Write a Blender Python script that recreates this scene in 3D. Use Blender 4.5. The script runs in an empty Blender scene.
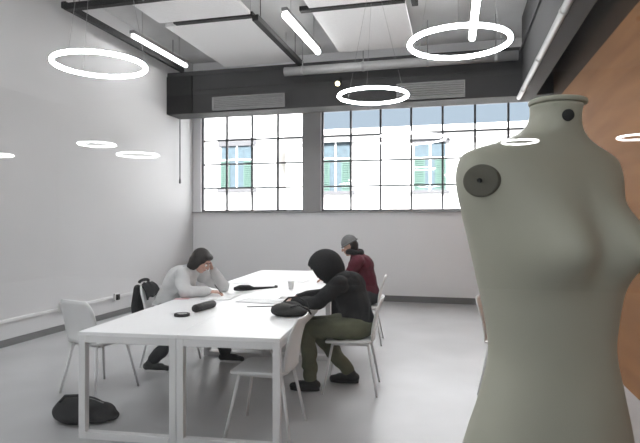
import bpy, bmesh, math, random
from mathutils import Vector, Matrix
random.seed(7)
PI = math.pi
SC = bpy.context.scene
COL = SC.collection

# ------------------------------------------------------------------ camera
F = 535.0
TH = math.atan(135.0 / F)
H = 1.5
cam = bpy.data.cameras.new('camera')
cam.sensor_fit = 'HORIZONTAL'; cam.sensor_width = 36.0
cam.lens = F / 640.0 * 36.0
cam.clip_start = 0.02; cam.clip_end = 300
co = bpy.data.objects.new('camera', cam); COL.objects.link(co)
co.location = (0, 0, H); co.rotation_euler = (PI / 2, 0, TH)
SC.camera = co

def ray(x, y):
    u = (x - 320.0) / F; v = (221.5 - y) / F
    return Vector((u * math.cos(TH) - math.sin(TH), u * math.sin(TH) + math.cos(TH), v))
def PZ(x, y, z):
    d = ray(x, y); return Vector((0, 0, H)) + d * ((z - H) / d.z)
def PY(x, y, Y):
    d = ray(x, y); return Vector((0, 0, H)) + d * (Y / d.y)
def PX(x, y, X):
    d = ray(x, y); return Vector((0, 0, H)) + d * (X / d.x)
def PD(x, y, D):
    return Vector((0, 0, H)) + ray(x, y) * D

# --------------------------------------------------------------- materials
def mat(name, col, rough=0.6, metal=0.0, spec=0.5, var=0.06, scale=6.0, bump=0.0, bscale=60.0, coat=0.0, stretch=None):
    m = bpy.data.materials.new(name); m.use_nodes = True
    nt = m.node_tree; b = nt.nodes['Principled BSDF']
    b.inputs['Roughness'].default_value = rough
    b.inputs['Metallic'].default_value = metal
    b.inputs['Specular IOR Level'].default_value = spec
    b.inputs['Coat Weight'].default_value = coat
    tc = nt.nodes.new('ShaderNodeTexCoord')
    src = tc.outputs['Object']
    if stretch:
        mp = nt.nodes.new('ShaderNodeMapping'); mp.inputs['Scale'].default_value = stretch
        nt.links.new(src, mp.inputs['Vector']); src = mp.outputs['Vector']
    n = nt.nodes.new('ShaderNodeTexNoise'); n.inputs['Scale'].default_value = scale
    n.inputs['Detail'].default_value = 5
    nt.links.new(src, n.inputs['Vector'])
    r = nt.nodes.new('ShaderNodeValToRGB')
    r.color_ramp.elements[0].position = 0.3; r.color_ramp.elements[1].position = 0.7
    r.color_ramp.elements[0].color = tuple(max(0, c * (1 - var)) for c in col) + (1,)
    r.color_ramp.elements[1].color = tuple(min(1, c * (1 + var)) for c in col) + (1,)
    nt.links.new(n.outputs['Fac'], r.inputs['Fac'])
    nt.links.new(r.outputs['Color'], b.inputs['Base Color'])
    if bump:
        n2 = nt.nodes.new('ShaderNodeTexNoise'); n2.inputs['Scale'].default_value = bscale
        nt.links.new(src, n2.inputs['Vector'])
        bp = nt.nodes.new('ShaderNodeBump'); bp.inputs['Strength'].default_value = bump
        bp.inputs['Distance'].default_value = 0.01
        nt.links.new(n2.outputs['Fac'], bp.inputs['Height'])
        nt.links.new(bp.outputs['Normal'], b.inputs['Normal'])
    return m
def emit(name, col, s):
    m = bpy.data.materials.new(name); m.use_nodes = True
    nt = m.node_tree; nt.nodes.clear()
    e = nt.nodes.new('ShaderNodeEmission'); o = nt.nodes.new('ShaderNodeOutputMaterial')
    e.inputs['Color'].default_value = col + (1,); e.inputs['Strength'].default_value = s
    nt.links.new(e.outputs[0], o.inputs[0]); return m
def glass(name, ior=1.45, tint=(1, 1, 1), rough=0.0):
    m = bpy.data.materials.new(name); m.use_nodes = True
    nt = m.node_tree; nt.nodes.clear()
    o = nt.nodes.new('ShaderNodeOutputMaterial'); mx = nt.nodes.new('ShaderNodeMixShader')
    t = nt.nodes.new('ShaderNodeBsdfTransparent'); g = nt.nodes.new('ShaderNodeBsdfGlossy')
    fr = nt.nodes.new('ShaderNodeFresnel')
    ge = nt.nodes.new('ShaderNodeNewGeometry'); mr = nt.nodes.new('ShaderNodeMapRange')
    mr.inputs['To Min'].default_value = ior; mr.inputs['To Max'].default_value = 1 / ior     # same reflectance on both faces of the sheet
    nt.links.new(ge.outputs['Backfacing'], mr.inputs['Value']); nt.links.new(mr.outputs['Result'], fr.inputs['IOR'])
    t.inputs['Color'].default_value = tint + (1,); g.inputs['Roughness'].default_value = rough
    nt.links.new(fr.outputs[0], mx.inputs[0]); nt.links.new(t.outputs[0], mx.inputs[1])
    nt.links.new(g.outputs[0], mx.inputs[2]); nt.links.new(mx.outputs[0], o.inputs[0]); return m

M = dict(
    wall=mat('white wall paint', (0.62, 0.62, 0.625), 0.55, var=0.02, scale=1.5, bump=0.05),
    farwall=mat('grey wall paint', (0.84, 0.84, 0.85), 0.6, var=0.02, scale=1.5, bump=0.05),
    back=mat('corridor wall paint', (0.30, 0.30, 0.30), 0.8, var=0.03),
    floor=mat('polished concrete', (0.46, 0.46, 0.465), 0.36, spec=0.35, var=0.10, scale=1.3),
    ceil=mat('grey concrete ceiling', (0.55, 0.55, 0.55), 0.9, var=0.06, scale=2),
    panel=mat('acoustic panel felt', (0.82, 0.82, 0.82), 0.95, var=0.03, scale=20),
    dark=mat('dark painted steel', (0.045, 0.045, 0.046), 0.8, var=0.15, scale=3),
    darker=mat('black painted steel', (0.008, 0.008, 0.008), 0.75, var=0.1),
    grey=mat('grey steel', (0.30, 0.30, 0.30), 0.45, var=0.05),
    base=mat('grey skirting paint', (0.16, 0.16, 0.16), 0.5, var=0.05),
    pipe=mat('galvanised pipe', (0.36, 0.36, 0.36), 0.5, metal=0.1, var=0.05),
    whitem=mat('white powder coat', (0.62, 0.62, 0.62), 0.4, var=0.02),
    leg=mat('light grey powder coat', (0.74, 0.74, 0.74), 0.4, var=0.02),
    top=mat('white laminate', (0.88, 0.88, 0.88), 0.38, var=0.015),
    chair=mat('white moulded plastic', (0.78, 0.78, 0.775), 0.4, var=0.02),
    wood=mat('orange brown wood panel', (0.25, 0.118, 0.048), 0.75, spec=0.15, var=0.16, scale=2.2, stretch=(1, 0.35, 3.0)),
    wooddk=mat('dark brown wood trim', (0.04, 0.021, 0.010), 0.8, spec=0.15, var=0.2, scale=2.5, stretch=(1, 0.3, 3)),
    frame=mat('grey window frame paint', (0.09, 0.09, 0.095), 0.5, var=0.05),
    pillar=mat('mid grey pillar paint', (0.32, 0.32, 0.32), 0.6, var=0.04),
    mann=mat('cream mannequin enamel', (0.40, 0.395, 0.315), 0.45, spec=0.4, var=0.03, scale=4),
    mannsock=mat('darker socket enamel', (0.10, 0.095, 0.072), 0.8, var=0.05),
    blackc=mat('black cotton', (0.017, 0.017, 0.018), 0.9, var=0.3, scale=30, bump=0.3, bscale=40),
    blackl=mat('black leather', (0.014, 0.014, 0.014), 0.55, var=0.25, scale=25, bump=0.3, bscale=60),
    shirt=mat('pale grey shirt cloth', (0.60, 0.60, 0.60), 0.9, var=0.05, scale=10, bump=0.3, bscale=25),
    navy=mat('dark trouser cloth', (0.022, 0.023, 0.026), 0.9, var=0.25, scale=30, bump=0.2, bscale=40),
    olive=mat('olive trouser cloth', (0.125, 0.13, 0.08), 0.9, var=0.15, scale=20, bump=0.2, bscale=40),
    maroon=mat('dark maroon knit', (0.10, 0.016, 0.028), 0.95, var=0.2, scale=40, bump=0.3, bscale=80),
    skin=mat('skin', (0.55, 0.34, 0.27), 0.5, var=0.05, scale=10),
    skin2=mat('warm skin', (0.46, 0.28, 0.21), 0.5, var=0.05, scale=10),
    hair=mat('dark brown hair', (0.022, 0.018, 0.016), 0.5, var=0.4, scale=12, stretch=(1, 1, 0.2), bump=0.4, bscale=40),
    cap=mat('grey knit cap', (0.17, 0.17, 0.17), 0.95, var=0.2, scale=50, bump=0.4, bscale=90),
    eyew=mat('eye white', (0.8, 0.8, 0.78), 0.2, var=0.01),
    eyed=mat('dark iris', (0.02, 0.015, 0.01), 0.2, var=0.1),
    lip=mat('lips', (0.42, 0.17, 0.15), 0.45, var=0.05),
    sole=mat('white rubber sole', (0.7, 0.7, 0.7), 0.6, var=0.03),
    paper=mat('white paper', (0.88, 0.88, 0.88), 0.8, var=0.01),
    papergrey=mat('printed paper', (0.62, 0.62, 0.62), 0.8, var=0.12, scale=14),
    pink=mat('pale pink paper', (0.75, 0.50, 0.52), 0.8, var=0.02),
    facade=mat('white render', (0.82, 0.81, 0.79), 0.85, var=0.03, scale=2),
    shutter=mat('green louvred shutter', (0.06, 0.11, 0.09), 0.8, var=0.1),
    extglass=mat('blue window glass', (0.045, 0.07, 0.085), 0.7, var=0.2),
    stone=mat('grey lintel stone', (0.08, 0.08, 0.085), 0.8, var=0.1),
    bluewall=mat('pale blue render', (0.50, 0.58, 0.68), 0.85, var=0.03),
    asphalt=mat('street asphalt', (0.25, 0.25, 0.25), 0.9, var=0.1),
)
M['ring'] = emit('ring diffuser glow', (.95, .98, 1.0), 9.0)
M['tube'] = emit('tube glow', (1.0, 1.0, 1.0), 4.0)
M['warm'] = emit('warm bulb glow', (1.0, 0.88, 0.5), 4.0)
M['pane'] = glass('window glass', 1.35)
M['front'] = glass('partition glass', 1.45)

# ----------------------------------------------------------------- helpers
def obj(name, bm, m, parent=None, smooth=False, bev=0.0, sub=0):
    me = bpy.data.meshes.new(name)
    bmesh.ops.recalc_face_normals(bm, faces=bm.faces)
    bm.to_mesh(me); bm.free()
    return mobj(name, me, m, parent, smooth, bev, sub)
def mobj(name, me, m, parent=None, smooth=False, bev=0.0, sub=0):
    me.materials.clear(); me.materials.append(M[m] if isinstance(m, str) else m)
    if smooth:
        for p in me.polygons: p.use_smooth = True
    o = bpy.data.objects.new(name, me); COL.objects.link(o)
    if parent: o.parent = parent
    if bev:
        md = o.modifiers.new('bevel', 'BEVEL'); md.width = bev; md.segments = 2; md.limit_method = 'ANGLE'
    if sub:
        md = o.modifiers.new('sub', 'SUBSURF'); md.levels = sub; md.render_levels = sub
    return o
def thing(name, label, cat, loc=(0, 0, 0), rz=0.0, group=None):
    o = bpy.data.objects.new(name, None); COL.objects.link(o)
    o.empty_display_size = 0.1
    o.location = loc; o.rotation_euler = (0, 0, rz)
    return tag(o, label, cat, group)
def tag(o, label, cat, group=None, kind=None):
    o['label'] = label; o['category'] = cat
    if group: o['group'] = group
    if kind: o['kind'] = kind
    return o
def struct(o, label=None, cat=None):
    o['kind'] = 'structure'
    if label: o['label'] = label
    if cat: o['category'] = cat
    return o
def dup(root, loc, rz, label, group=None):
    r = root.copy(); COL.objects.link(r); r.location = loc; r.rotation_euler = (0, 0, rz); r['label'] = label
    if group: r['group'] = group
    for ch in list(root.children):
        c = ch.copy(); COL.objects.link(c); c.parent = r
        for g in list(ch.children):
            d = g.copy(); COL.objects.link(d); d.parent = c
    return r
def B(): return bmesh.new()
def box(bm, x0, x1, y0, y1, z0, z1, mtx=None):
    vs = [Vector((x, y, z)) for z in (z0, z1) for (x, y) in ((x0, y0), (x1, y0), (x1, y1), (x0, y1))]
    if mtx is not None: vs = [mtx @ v for v in vs]
    v = [bm.verts.new(p) for p in vs]
    for f in ((3, 2, 1, 0), (4, 5, 6, 7), (0, 1, 5, 4), (1, 2, 6, 5), (2, 3, 7, 6), (3, 0, 4, 7)):
        bm.faces.new([v[i] for i in f])
    return bm
def frame_of(d):
    d = d.normalized()
    a = Vector((0, 0, 1)) if abs(d.z) < 0.9 else Vector((1, 0, 0))
    x = d.cross(a).normalized(); y = d.cross(x).normalized()
    return x, y
def tube(bm, pts, r, n=12, closed=False, cap=True):
    pts = [Vector(p) for p in pts]
    rs = r if isinstance(r, (list, tuple)) else [r] * len(pts)
    rings = []; N = len(pts); prev = None
    for i, p in enumerate(pts):
        if closed: d = pts[(i + 1) % N] - pts[i - 1]
        else: d = pts[min(i + 1, N - 1)] - pts[max(i - 1, 0)]
        d = d.normalized()
        if prev is None: x, y = frame_of(d)
        else:
            x = (prev - d * prev.dot(d))
            x = x.normalized() if x.length > 1e-6 else frame_of(d)[0]
            y = d.cross(x)
        prev = x
        rings.append([bm.verts.new(p + (x * math.cos(2 * PI * k / n) + y * math.sin(2 * PI * k / n)) * rs[i]) for k in range(n)])
    R = range(N if closed else N - 1)
    for i in R:
        a, b = rings[i], rings[(i + 1) % N]
        for k in range(n):
            bm.faces.new((a[k], a[(k + 1) % n], b[(k + 1) % n], b[k]))
    if cap and not closed:
        bm.faces.new(rings[0]); bm.faces.new(list(reversed(rings[-1])))
    return bm
def torus(bm, c, R, r, n=64, m=12):
    return tube(bm, [Vector(c) + Vector((R * math.cos(2 * PI * k / n), R * math.sin(2 * PI * k / n), 0)) for k in range(n)], r, m, closed=True)
def capsule(bm, p0, r0, p1, r1, n=14, h=5, flat=None):
    """tapered capsule with round ends; one closed surface"""
    p0 = Vector(p0); p1 = Vector(p1); d = p1 - p0
    if d.length < 1e-5: d = Vector((0, 0, 1e-4))
    dn = d.normalized(); x, y = frame_of(dn)
    prof = []
    for i in range(1, h + 1):
        a = PI / 2 * i / h; prof.append((p0 - dn * r0 * math.cos(a), r0 * math.sin(a)))
    for i in range(h, 0, -1):
        a = PI / 2 * i / h; prof.append((p1 + dn * r1 * math.cos(a), r1 * math.sin(a)))
    top = bm.verts.new(p0 - dn * r0); bot = bm.verts.new(p1 + dn * r1)
    rings = [[bm.verts.new(c + (x * math.cos(2 * PI * k / n) + y * math.sin(2 * PI * k / n)) * r) for k in range(n)] for c, r in prof]
    for k in range(n): bm.faces.new((top, rings[0][(k + 1) % n], rings[0][k]))
    for a, b in zip(rings, rings[1:]):
        for k in range(n): bm.faces.new((a[k], a[(k + 1) % n], b[(k + 1) % n], b[k]))
    for k in range(n): bm.faces.new((bot, rings[-1][k], rings[-1][(k + 1) % n]))
def chain(bm, pts):
    for (a, ra), (b, rb) in zip(pts, pts[1:]): capsule(bm, a, ra, b, rb)
def ell(bm, c, rx, ry, rz, rot=None, u=20, v=14):
    s = bmesh.ops.create_uvsphere(bm, u_segments=u, v_segments=v, radius=1.0)
    mt = Matrix.Translation(Vector(c)) @ (rot.to_4x4() if rot is not None else Matrix.Identity(4)) @ Matrix.Diagonal((rx, ry, rz, 1))
    bmesh.ops.transform(bm, matrix=mt, verts=s['verts'])
def remesh(bm, voxel, smooth=6, fac=0.5):
    """join overlapping closed shapes into one continuous skin"""
    me = bpy.data.meshes.new('tmp'); bmesh.ops.recalc_face_normals(bm, faces=bm.faces); bm.to_mesh(me); bm.free()
    o = bpy.data.objects.new('tmp', me); COL.objects.link(o)
    r = o.modifiers.new('r', 'REMESH'); r.mode = 'VOXEL'; r.voxel_size = voxel
    if smooth:
        s = o.modifiers.new('s', 'SMOOTH'); s.iterations = smooth; s.factor = fac
    dg = bpy.context.evaluated_depsgraph_get(); dg.update()
    out = bpy.data.meshes.new_from_object(o.evaluated_get(dg))
    bpy.data.objects.remove(o); bpy.data.meshes.remove(me)
    return out
def rbox(bm, x0, x1, y0, y1, z0, z1, r, n=6):
    """plate with rounded vertical corners"""
    pts = []
    for cx, cy, a0 in ((x1 - r, y1 - r, 0), (x0 + r, y1 - r, 90), (x0 + r, y0 + r, 180), (x1 - r, y0 + r, 270)):
        for k in range(n + 1):
            a = math.radians(a0 + 90 * k / n); pts.append((cx + r * math.cos(a), cy + r * math.sin(a)))
    lo = [bm.verts.new((x, y, z0)) for x, y in pts]; hi = [bm.verts.new((x, y, z1)) for x, y in pts]
    bm.faces.new(list(reversed(lo))); bm.faces.new(hi)
    for k in range(len(pts)):
        j = (k + 1) % len(pts); bm.faces.new((lo[k], lo[j], hi[j], hi[k]))

# ------------------------------------------------------------- room shell
XL, XR, YF, YB, ZC = -5.23, 1.5, 10.05, .45, 4.75
CL, CR, CB, YG = -10.6, 4.4, -11.5, .5            # the corridor behind the glazed partition
SILL, WTOP = 1.70, 4.10
bm = B(); box(bm, XL - .2, XR + .2, YB - .2, YF + .2, -0.2, 0); box(bm, CL - .2, CR + .2, CB - .2, YB - .2, -0.2, 0); struct(obj('floor', bm, 'floor'))
bm = B(); box(bm, XL - .2, XR + .2, YB - .2, YF + .2, ZC, ZC + .2); box(bm, CL - .2, CR + .2, CB - .2, YB - .2, ZC, ZC + .2); struct(obj('ceiling', bm, 'ceil'))
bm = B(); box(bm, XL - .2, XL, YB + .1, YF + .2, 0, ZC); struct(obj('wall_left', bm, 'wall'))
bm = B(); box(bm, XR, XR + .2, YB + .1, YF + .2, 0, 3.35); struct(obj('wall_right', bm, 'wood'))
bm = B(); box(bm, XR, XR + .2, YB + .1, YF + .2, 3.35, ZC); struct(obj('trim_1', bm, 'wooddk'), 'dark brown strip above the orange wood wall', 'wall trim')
bm = B(); box(bm, CL, CR, CB - .2, CB, 0, ZC); struct(obj('wall_back', bm, 'back'))
bm = B(); box(bm, CL - .2, CL, CB - .2, YB - .2, 0, ZC); struct(obj('wall_corridor_left', bm, 'back'))
bm = B(); box(bm, CR, CR + .2, CB - .2, YB - .2, 0, ZC); struct(obj('wall_corridor_right', bm, 'back'))
# glazed partition between the corridor, where the photographer stands, and the room
GX0, GX1, GZ = -2.2, 1.2, 3.2
bm = B(); box(bm, CL - .2, GX0 - .03, YG - .05, YG + .05, 0, ZC); box(bm, GX1 + .03, CR + .2, YG - .05, YG + .05, 0, ZC); box(bm, GX0 - .03, GX1 + .03, YG - .05, YG + .05, GZ + .03, ZC)
struct(obj('wall_front', bm, 'wall'))
t = bpy.data.objects.new('window_3', None); COL.objects.link(t); t.location = (0, YG, 0); struct(t, 'clear glazed partition between the corridor and the room', 'glass partition')
bm = B(); box(bm, GX0, GX1, -.005, .005, .04, GZ); obj('pane', bm, 'front', t)
bm = B(); box(bm, GX0 - .03, GX0, -.03, .03, 0, GZ + .03); box(bm, GX1, GX1 + .03, -.03, .03, 0, GZ + .03); box(bm, GX0, GX1, -.03, .03, 0, .04); box(bm, GX0, GX1, -.03, .03, GZ, GZ + .03)
obj('window_frame', bm, 'frame', t)
W1 = (-5.06, -2.87); W2 = (-2.515, 1.5)
bm = B()
box(bm, XL, XR, YF, YF + .2, 0, SILL); box(bm, XL, XR, YF, YF + .2, WTOP, ZC)
box(bm, XL, W1[0], YF, YF + .2, SILL, WTOP)
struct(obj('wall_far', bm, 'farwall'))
bm = B(); box(bm, W1[1], W2[0], YF - .03, YF + .2, SILL, WTOP)
struct(obj('trim_2', bm, 'pillar', bev=.005), 'grey pillar between the two windows', 'pillar')
bm = B(); box(bm, XL + .02, XR, YF - .02, YF, 0, 0.115); struct(obj('baseboard_far', bm, 'base', bev=.004))
bm = B(); box(bm, XL, XL + .02, 0.6, YF - .02, 0, 0.085); struct(obj('baseboard_left', bm, 'base', bev=.004))
bm = B(); box(bm, XL, XR, YF - .06, YF, SILL - .03, SILL); struct(obj('trim_3', bm, 'pillar', bev=.004), 'window sill ledge along the far wall', 'window sill')

def window(n, x0, x1, cols):
    w = bpy.data.objects.new('window_%d' % n, None); COL.objects.link(w); w.location = ((x0 + x1) / 2, YF + .08, SILL)
    struct(w)
    cx = (x0 + x1) / 2; hh = WTOP - SILL; hw = (x1 - x0) / 2
    bm = B(); t = .035
    box(bm, -hw, -hw + t, -.03, .03, 0, hh); box(bm, hw - t, hw, -.03, .03, 0, hh)
    box(bm, -hw + t, hw - t, -.03, .03, 0, t); box(bm, -hw + t, hw - t, -.03, .03, hh - t, hh)
    obj('window_frame', bm, 'frame', w)
    bm = B(); g = .019
    for k in range(1, cols):
        x = -hw + 2 * hw * k / cols; box(bm, x - g, x + g, -.022, .022, t, hh - t)
    for z in (.48, .965, 1.455, 1.945):
        box(bm, -hw + t, hw - t, -.018, .018, z - g * .8, z + g * .8)
    obj('glazing_bars', bm, 'frame', w)
    bm = B(); box(bm, -hw + t * .5, hw - t * .5, -.003, .003, t * .5, hh - t * .5); obj('pane', bm, 'pane', w)
window(1, W1[0], W1[1], 4); window(2, W2[0], W2[1], 7)

# dark beam in front of the windows, steel girder on the right
bm = B(); box(bm, XL, XR, 9.05, 9.5, 3.50, 4.28)
box(bm, XL, XR, 9.03, 9.05, 3.50, 3.56); box(bm, XL, XR, 9.03, 9.05, 4.2, 4.28); box(bm, XL, XR, 9.035, 9.05, 3.93, 3.96)
struct(obj('ceiling_beam', bm, 'dark'), 'wide dark beam crossing the room above the windows', 'beam')
bm = B(); box(bm, 1.0, 1.22, .56, 9.03, 3.46, 3.50); box(bm, 1.03, 1.19, .56, 9.03, 3.50, ZC)
box(bm, 1.0, 1.22, .56, 9.03, 4.2, 4.24)
struct(obj('ceiling_beam', bm, 'dark'), 'dark steel girder running along the right wall', 'beam')
bm = B(); box(bm, XL, -4.72, 9.0, 9.05, 3.50, 4.2)
struct(obj('trim_4', bm, 'darker'), 'black end plate of the beam at the left wall', 'beam plate')
t = thing('mounted_conduit_pipe', 'long pale conduit pipe along the lower edge of the right girder', 'pipe', (.97, 0.8, 3.44))
bm = B(); tube(bm, [(0, 0, 0), (0, 8.1, 0)], .035, 14); obj('pipe', bm, 'grey', t, True)
for y in (1.5, 3, 4.5, 6, 7.5):
    bm = B(); tube(bm, [(0, y, 0), (0, y + .05, 0)], .042, 14); box(bm, -.01, .029, y, y + .05, 0, .055); obj('bracket', bm, 'grey', t)

# ceiling panels (acoustic rafts)
panels = [(-4.05, -2.68, 6.92, 8.98, 'pale ceiling panel beside the left light tube, nearest the beam'),
          (-4.05, -2.68, 4.6, 6.78, 'pale ceiling panel beside the left light tube, before the dark crossing bar'),
          (-1.86, -.62, 6.92, 8.68, 'pale ceiling panel between the middle and right tubes, nearest the beam'),
          (-1.86, -.62, 4.6, 6.78, 'pale ceiling panel between middle and right tubes, before the dark crossing bar')]
for x0, x1, y0, y1, lab in panels:
    t = thing('ceiling_panel', lab, 'ceiling panel', ((x0 + x1) / 2, (y0 + y1) / 2, 4.30), 0, 'acoustic ceiling panels')
    t['kind'] = 'thing'
    hx, hy = (x1 - x0) / 2, (y1 - y0) / 2
    bm = B(); box(bm, -hx, hx, -hy, hy, 0, .05); obj('panel_board', bm, 'panel', t, bev=.006)
    for sx in (-1, 1):
        for sy in (-1, 1):
            bm = B(); tube(bm, [(sx * hx * .8, sy * hy * .8, .05), (sx * hx * .8, sy * hy * .8, .45)], .004, 8); obj('hanger_rod', bm, 'grey', t)
# dark tracks and gaps
def bar(name, lab, cat, p0, p1, w, h, m, grp=None):
    p0 = Vector(p0); p1 = Vector(p1); d = p1 - p0; L = d.length
    bm = B(); box(bm, 0, L, -w / 2, w / 2, -h / 2, h / 2)
    o = obj(name, bm, m, bev=.003); o.location = p0; o.rotation_euler = (0, 0, math.atan2(d.y, d.x))
    return tag(o, lab, cat, grp)
bar('hanging_lighting_track', 'black lighting track running to the beam near the left wall', 'lighting track', (-4.9, 5.88, 4.3), (-4.9, 9.0, 4.3), .07, .08, 'darker', 'black lighting tracks')
bar('hanging_lighting_track', 'short black lighting track across the ceiling at upper left corner', 'lighting track', (-4.86, 5.88, 4.255), (-3.0, 5.88, 4.255), .09, .08, 'darker', 'black lighting tracks')
bar('hanging_cable_tray', 'black bar crossing between the two pale panels near the right ring pendant', 'cable tray', (-2.0, 6.85, 4.32), (-.62, 6.85, 4.32), .10, .06, 'darker', 'black bars')
bar('hanging_cable_tray', 'black bar crossing between the two pale panels near the left wall', 'cable tray', (-3.85, 6.85, 4.32), (-2.66, 6.85, 4.32), .10, .06, 'darker', 'black bars')
bar('hanging_cable_tray', 'black bar beside the middle light tube running to the beam', 'cable tray', (-2.6, 6.75, 4.24), (-2.6, 8.95, 4.24), .09, .08, 'darker', 'black bars')
bar('hanging_cable_tray', 'short black bar at the right end of the ceiling panels', 'cable tray', (-.50, 4.6, 4.32), (-.50, 7.0, 4.32), .08, .08, 'darker', 'black bars')
for o in bpy.data.objects:
    if o.name.startswith('hanging_'):
        bm = bmesh.new(); bm.from_mesh(o.data)
        L = max(v.co.x for v in bm.verts)
        for x in (.2, .6 if o.location.z < 4.27 and o.location.x < -4.8 and L < 2 else L - .35): tube(bm, [(x, 0, .03), (x, 0, 4.75 - o.location.z)], .006, 8)
        bm.to_mesh(o.data); bm.free()

# duct + bulkhead grilles
t = thing('ventilation_duct', 'long pale round duct hanging in front of the dark beam', 'duct', (-2.85, 8.80, 4.08))
bm = B(); tube(bm, [(0, 0, 0), (3.8, 0, 0)], .075, 20); obj('duct', bm, 'pipe', t, True)
for k in range(4):
    bm = B(); x = .3 + k * 1.05; tube(bm, [(x, 0, 0), (x + .04, 0, 0)], .083, 20); box(bm, x + .012, x + .028, -.006, .006, .07, .67); obj('duct_clamp', bm, 'grey', t)
def grille(x0, x1, z0, z1, lab):
    t = thing('air_grille', lab, 'air grille', ((x0 + x1) / 2, 9.03, z0), 0, 'air grilles on the beam')
    w = (x1 - x0) / 2; h = z1 - z0
    bm = B(); box(bm, -w, w, -.05, 0, 0, .02); box(bm, -w, w, -.05, 0, h - .02, h); box(bm, -w, -w + .02, -.05, 0, .02, h - .02); box(bm, w - .02, w, -.05, 0, .02, h - .02)
    obj('grille_frame', bm, 'grey', t)
    bm = B(); n = 6
    for k in range(n):
        z = .03 + (h - .05) * k / n; box(bm, -w + .02, w - .02, -.045, -.005, z, z + (h - .05) / n * .62)
    obj('slats', bm, 'grey', t)
grille(-4.3, -2.92, 3.53, 3.77, 'long grey air grille on the dark beam above the left window')
grille(-.95, .16, 3.53, 3.80, 'grey slatted air grille on the beam above the right window')

# ----------------------------------------------------------- light fixtures
def ring_light(c, lab, R=.4, group='glowing ring pendants', ztop=ZC, r=.0175):
    t = thing('ring_pendant', lab, 'pendant light', c, 0, group)
    bm = B(); torus(bm, (0, 0, 0), R, r, 72, 12); obj('ring_diffuser', bm, 'ring', t, True)
    bm = B(); torus(bm, (0, 0, r * .9), R, r * .45, 72, 8); obj('ring_housing', bm, 'whitem', t, True)
    dz = ztop - c[2]
    for k in range(3):
        a = 2 * PI * k / 3 + .5
        bm = B(); tube(bm, [(R * math.cos(a), R * math.sin(a), r), (0.02 * math.cos(a), 0.02 * math.sin(a), dz - .04)], .0016, 6); obj('suspension_wire', bm, 'grey', t)
    bm = B(); tube(bm, [(0, 0, dz - .05), (0, 0, dz)], .05, 20); obj('ceiling_rose', bm, 'darker', t, True)
    return t
ring_light(PD(100, 65, 4.42), 'ring shaped pendant light glowing in front of the white left wall', R=.36)
ring_light(PD(459, 43, 4.05), 'large ring pendant light crossing the end of the right tube', R=.37)
ring_light(PD(373, 96, 5.95), 'ring pendant light glowing in front of the beam above the right window', R=.38, ztop=4.30)

def tube_light(p0, p1, lab, r=.028):
    p0 = Vector(p0); p1 = Vector(p1); d = p1 - p0; L = d.length
    t = thing('hanging_tube_light', lab, 'tube light', p0, math.atan2(d.y, d.x), 'linear tube lights')
    bm = B(); tube(bm, [(0, 0, 0), (L, 0, 0)], r, 14); obj('glowing_tube', bm, 'tube', t, True)
    bm = B(); box(bm, -.03, L + .03, -.04, .04, r, r + .05); obj('housing', bm, 'grey', t)
    for x in (.15 * L, .85 * L):
        bm = B(); tube(bm, [(x, 0, r + .05), (x, 0, ZC - p0.z)], .004, 6); obj('suspension_rod', bm, 'grey', t)
zt = 4.25
tube_light(PZ(133, 36, zt), PZ(186, 66, zt), 'glowing tube light beside the black track, nearest the left wall')
tube_light(PZ(285, 15, zt), PZ(318, 52, zt), 'glowing tube light in the middle of the ceiling beside a black bar', .045)
tube_light(PZ(478, -12, zt), PZ(472, 38, zt), 'bright tube light above the large right ring pendant', .05)
tube_light(PY(465, 70, 8.2), PY(462, 85, 9.0) + Vector((0, 0, 0)), 'short tube light end low in front of the beam above the right window') if False else None

def spot(p, lab):
    t = thing('spotlight', lab, 'spotlight', p)
    bm = B(); tube(bm, [(0, 0, 0), (-.02, -.10, -.05)], [.03, .042], 16); obj('lamp_body', bm, 'darker', t, True)
    bm = B(); tube(bm, [(-.02, -.101, -.0505), (-.0205, -.108, -.054)], .038, 16); obj('lens', bm, 'warm', t, True)
    bm = B(); box(bm, -.015, .015, .0, .03, -.02, .08); obj('mounting_arm', bm, 'darker', t)
spot(PY(340, 82, 8.98), 'small warm glowing spotlight fixed to the dark beam')

# pull cord by the left window, trunking and sockets on the left wall
p = PX(180, 118, XL + .06); q = PX(180, 180, XL + .06)
t = thing('pull_cord', 'dark pull cord hanging by the left window', 'cord', (p.x, p.y, 3.5))
bm = B(); tube(bm, [(0, 0, 0), (0, 0, q.z - 3.5)], .012, 8); obj('cord', bm, 'frame', t, True)
bm = B(); capsule(bm, (0, 0, q.z - 3.5 + .02), .018, (0, 0, q.z - 3.5 - .05), .022); obj('weight', bm, 'frame', t, True)
bm = B(); box(bm, XL, XL + .035, 2.0, 9.9, .29, .33)
tag(obj('cable_trunking', bm, 'leg', bev=.004), 'slim pale cable trunking running low along the left wall', 'cable trunking')
for (x, y, lab) in ((62, 307, 'dark wall socket on the trunking behind the empty left chair'), (116, 297, 'dark wall socket on the trunking beyond the left chair')):
    p = PX(x, y, XL + .04)
    t = thing('wall_socket', lab, 'wall socket', (XL + .035, p.y, p.z), 0, 'wall sockets')
    bm = B(); box(bm, 0, .03, -.06, .06, -.06, .06); obj('socket_plate', bm, 'leg', t, bev=.004)
    bm = B(); box(bm, .03, .055, -.035, .035, -.045, .045); obj('plug', bm, 'darker', t, bev=.006)

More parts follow.
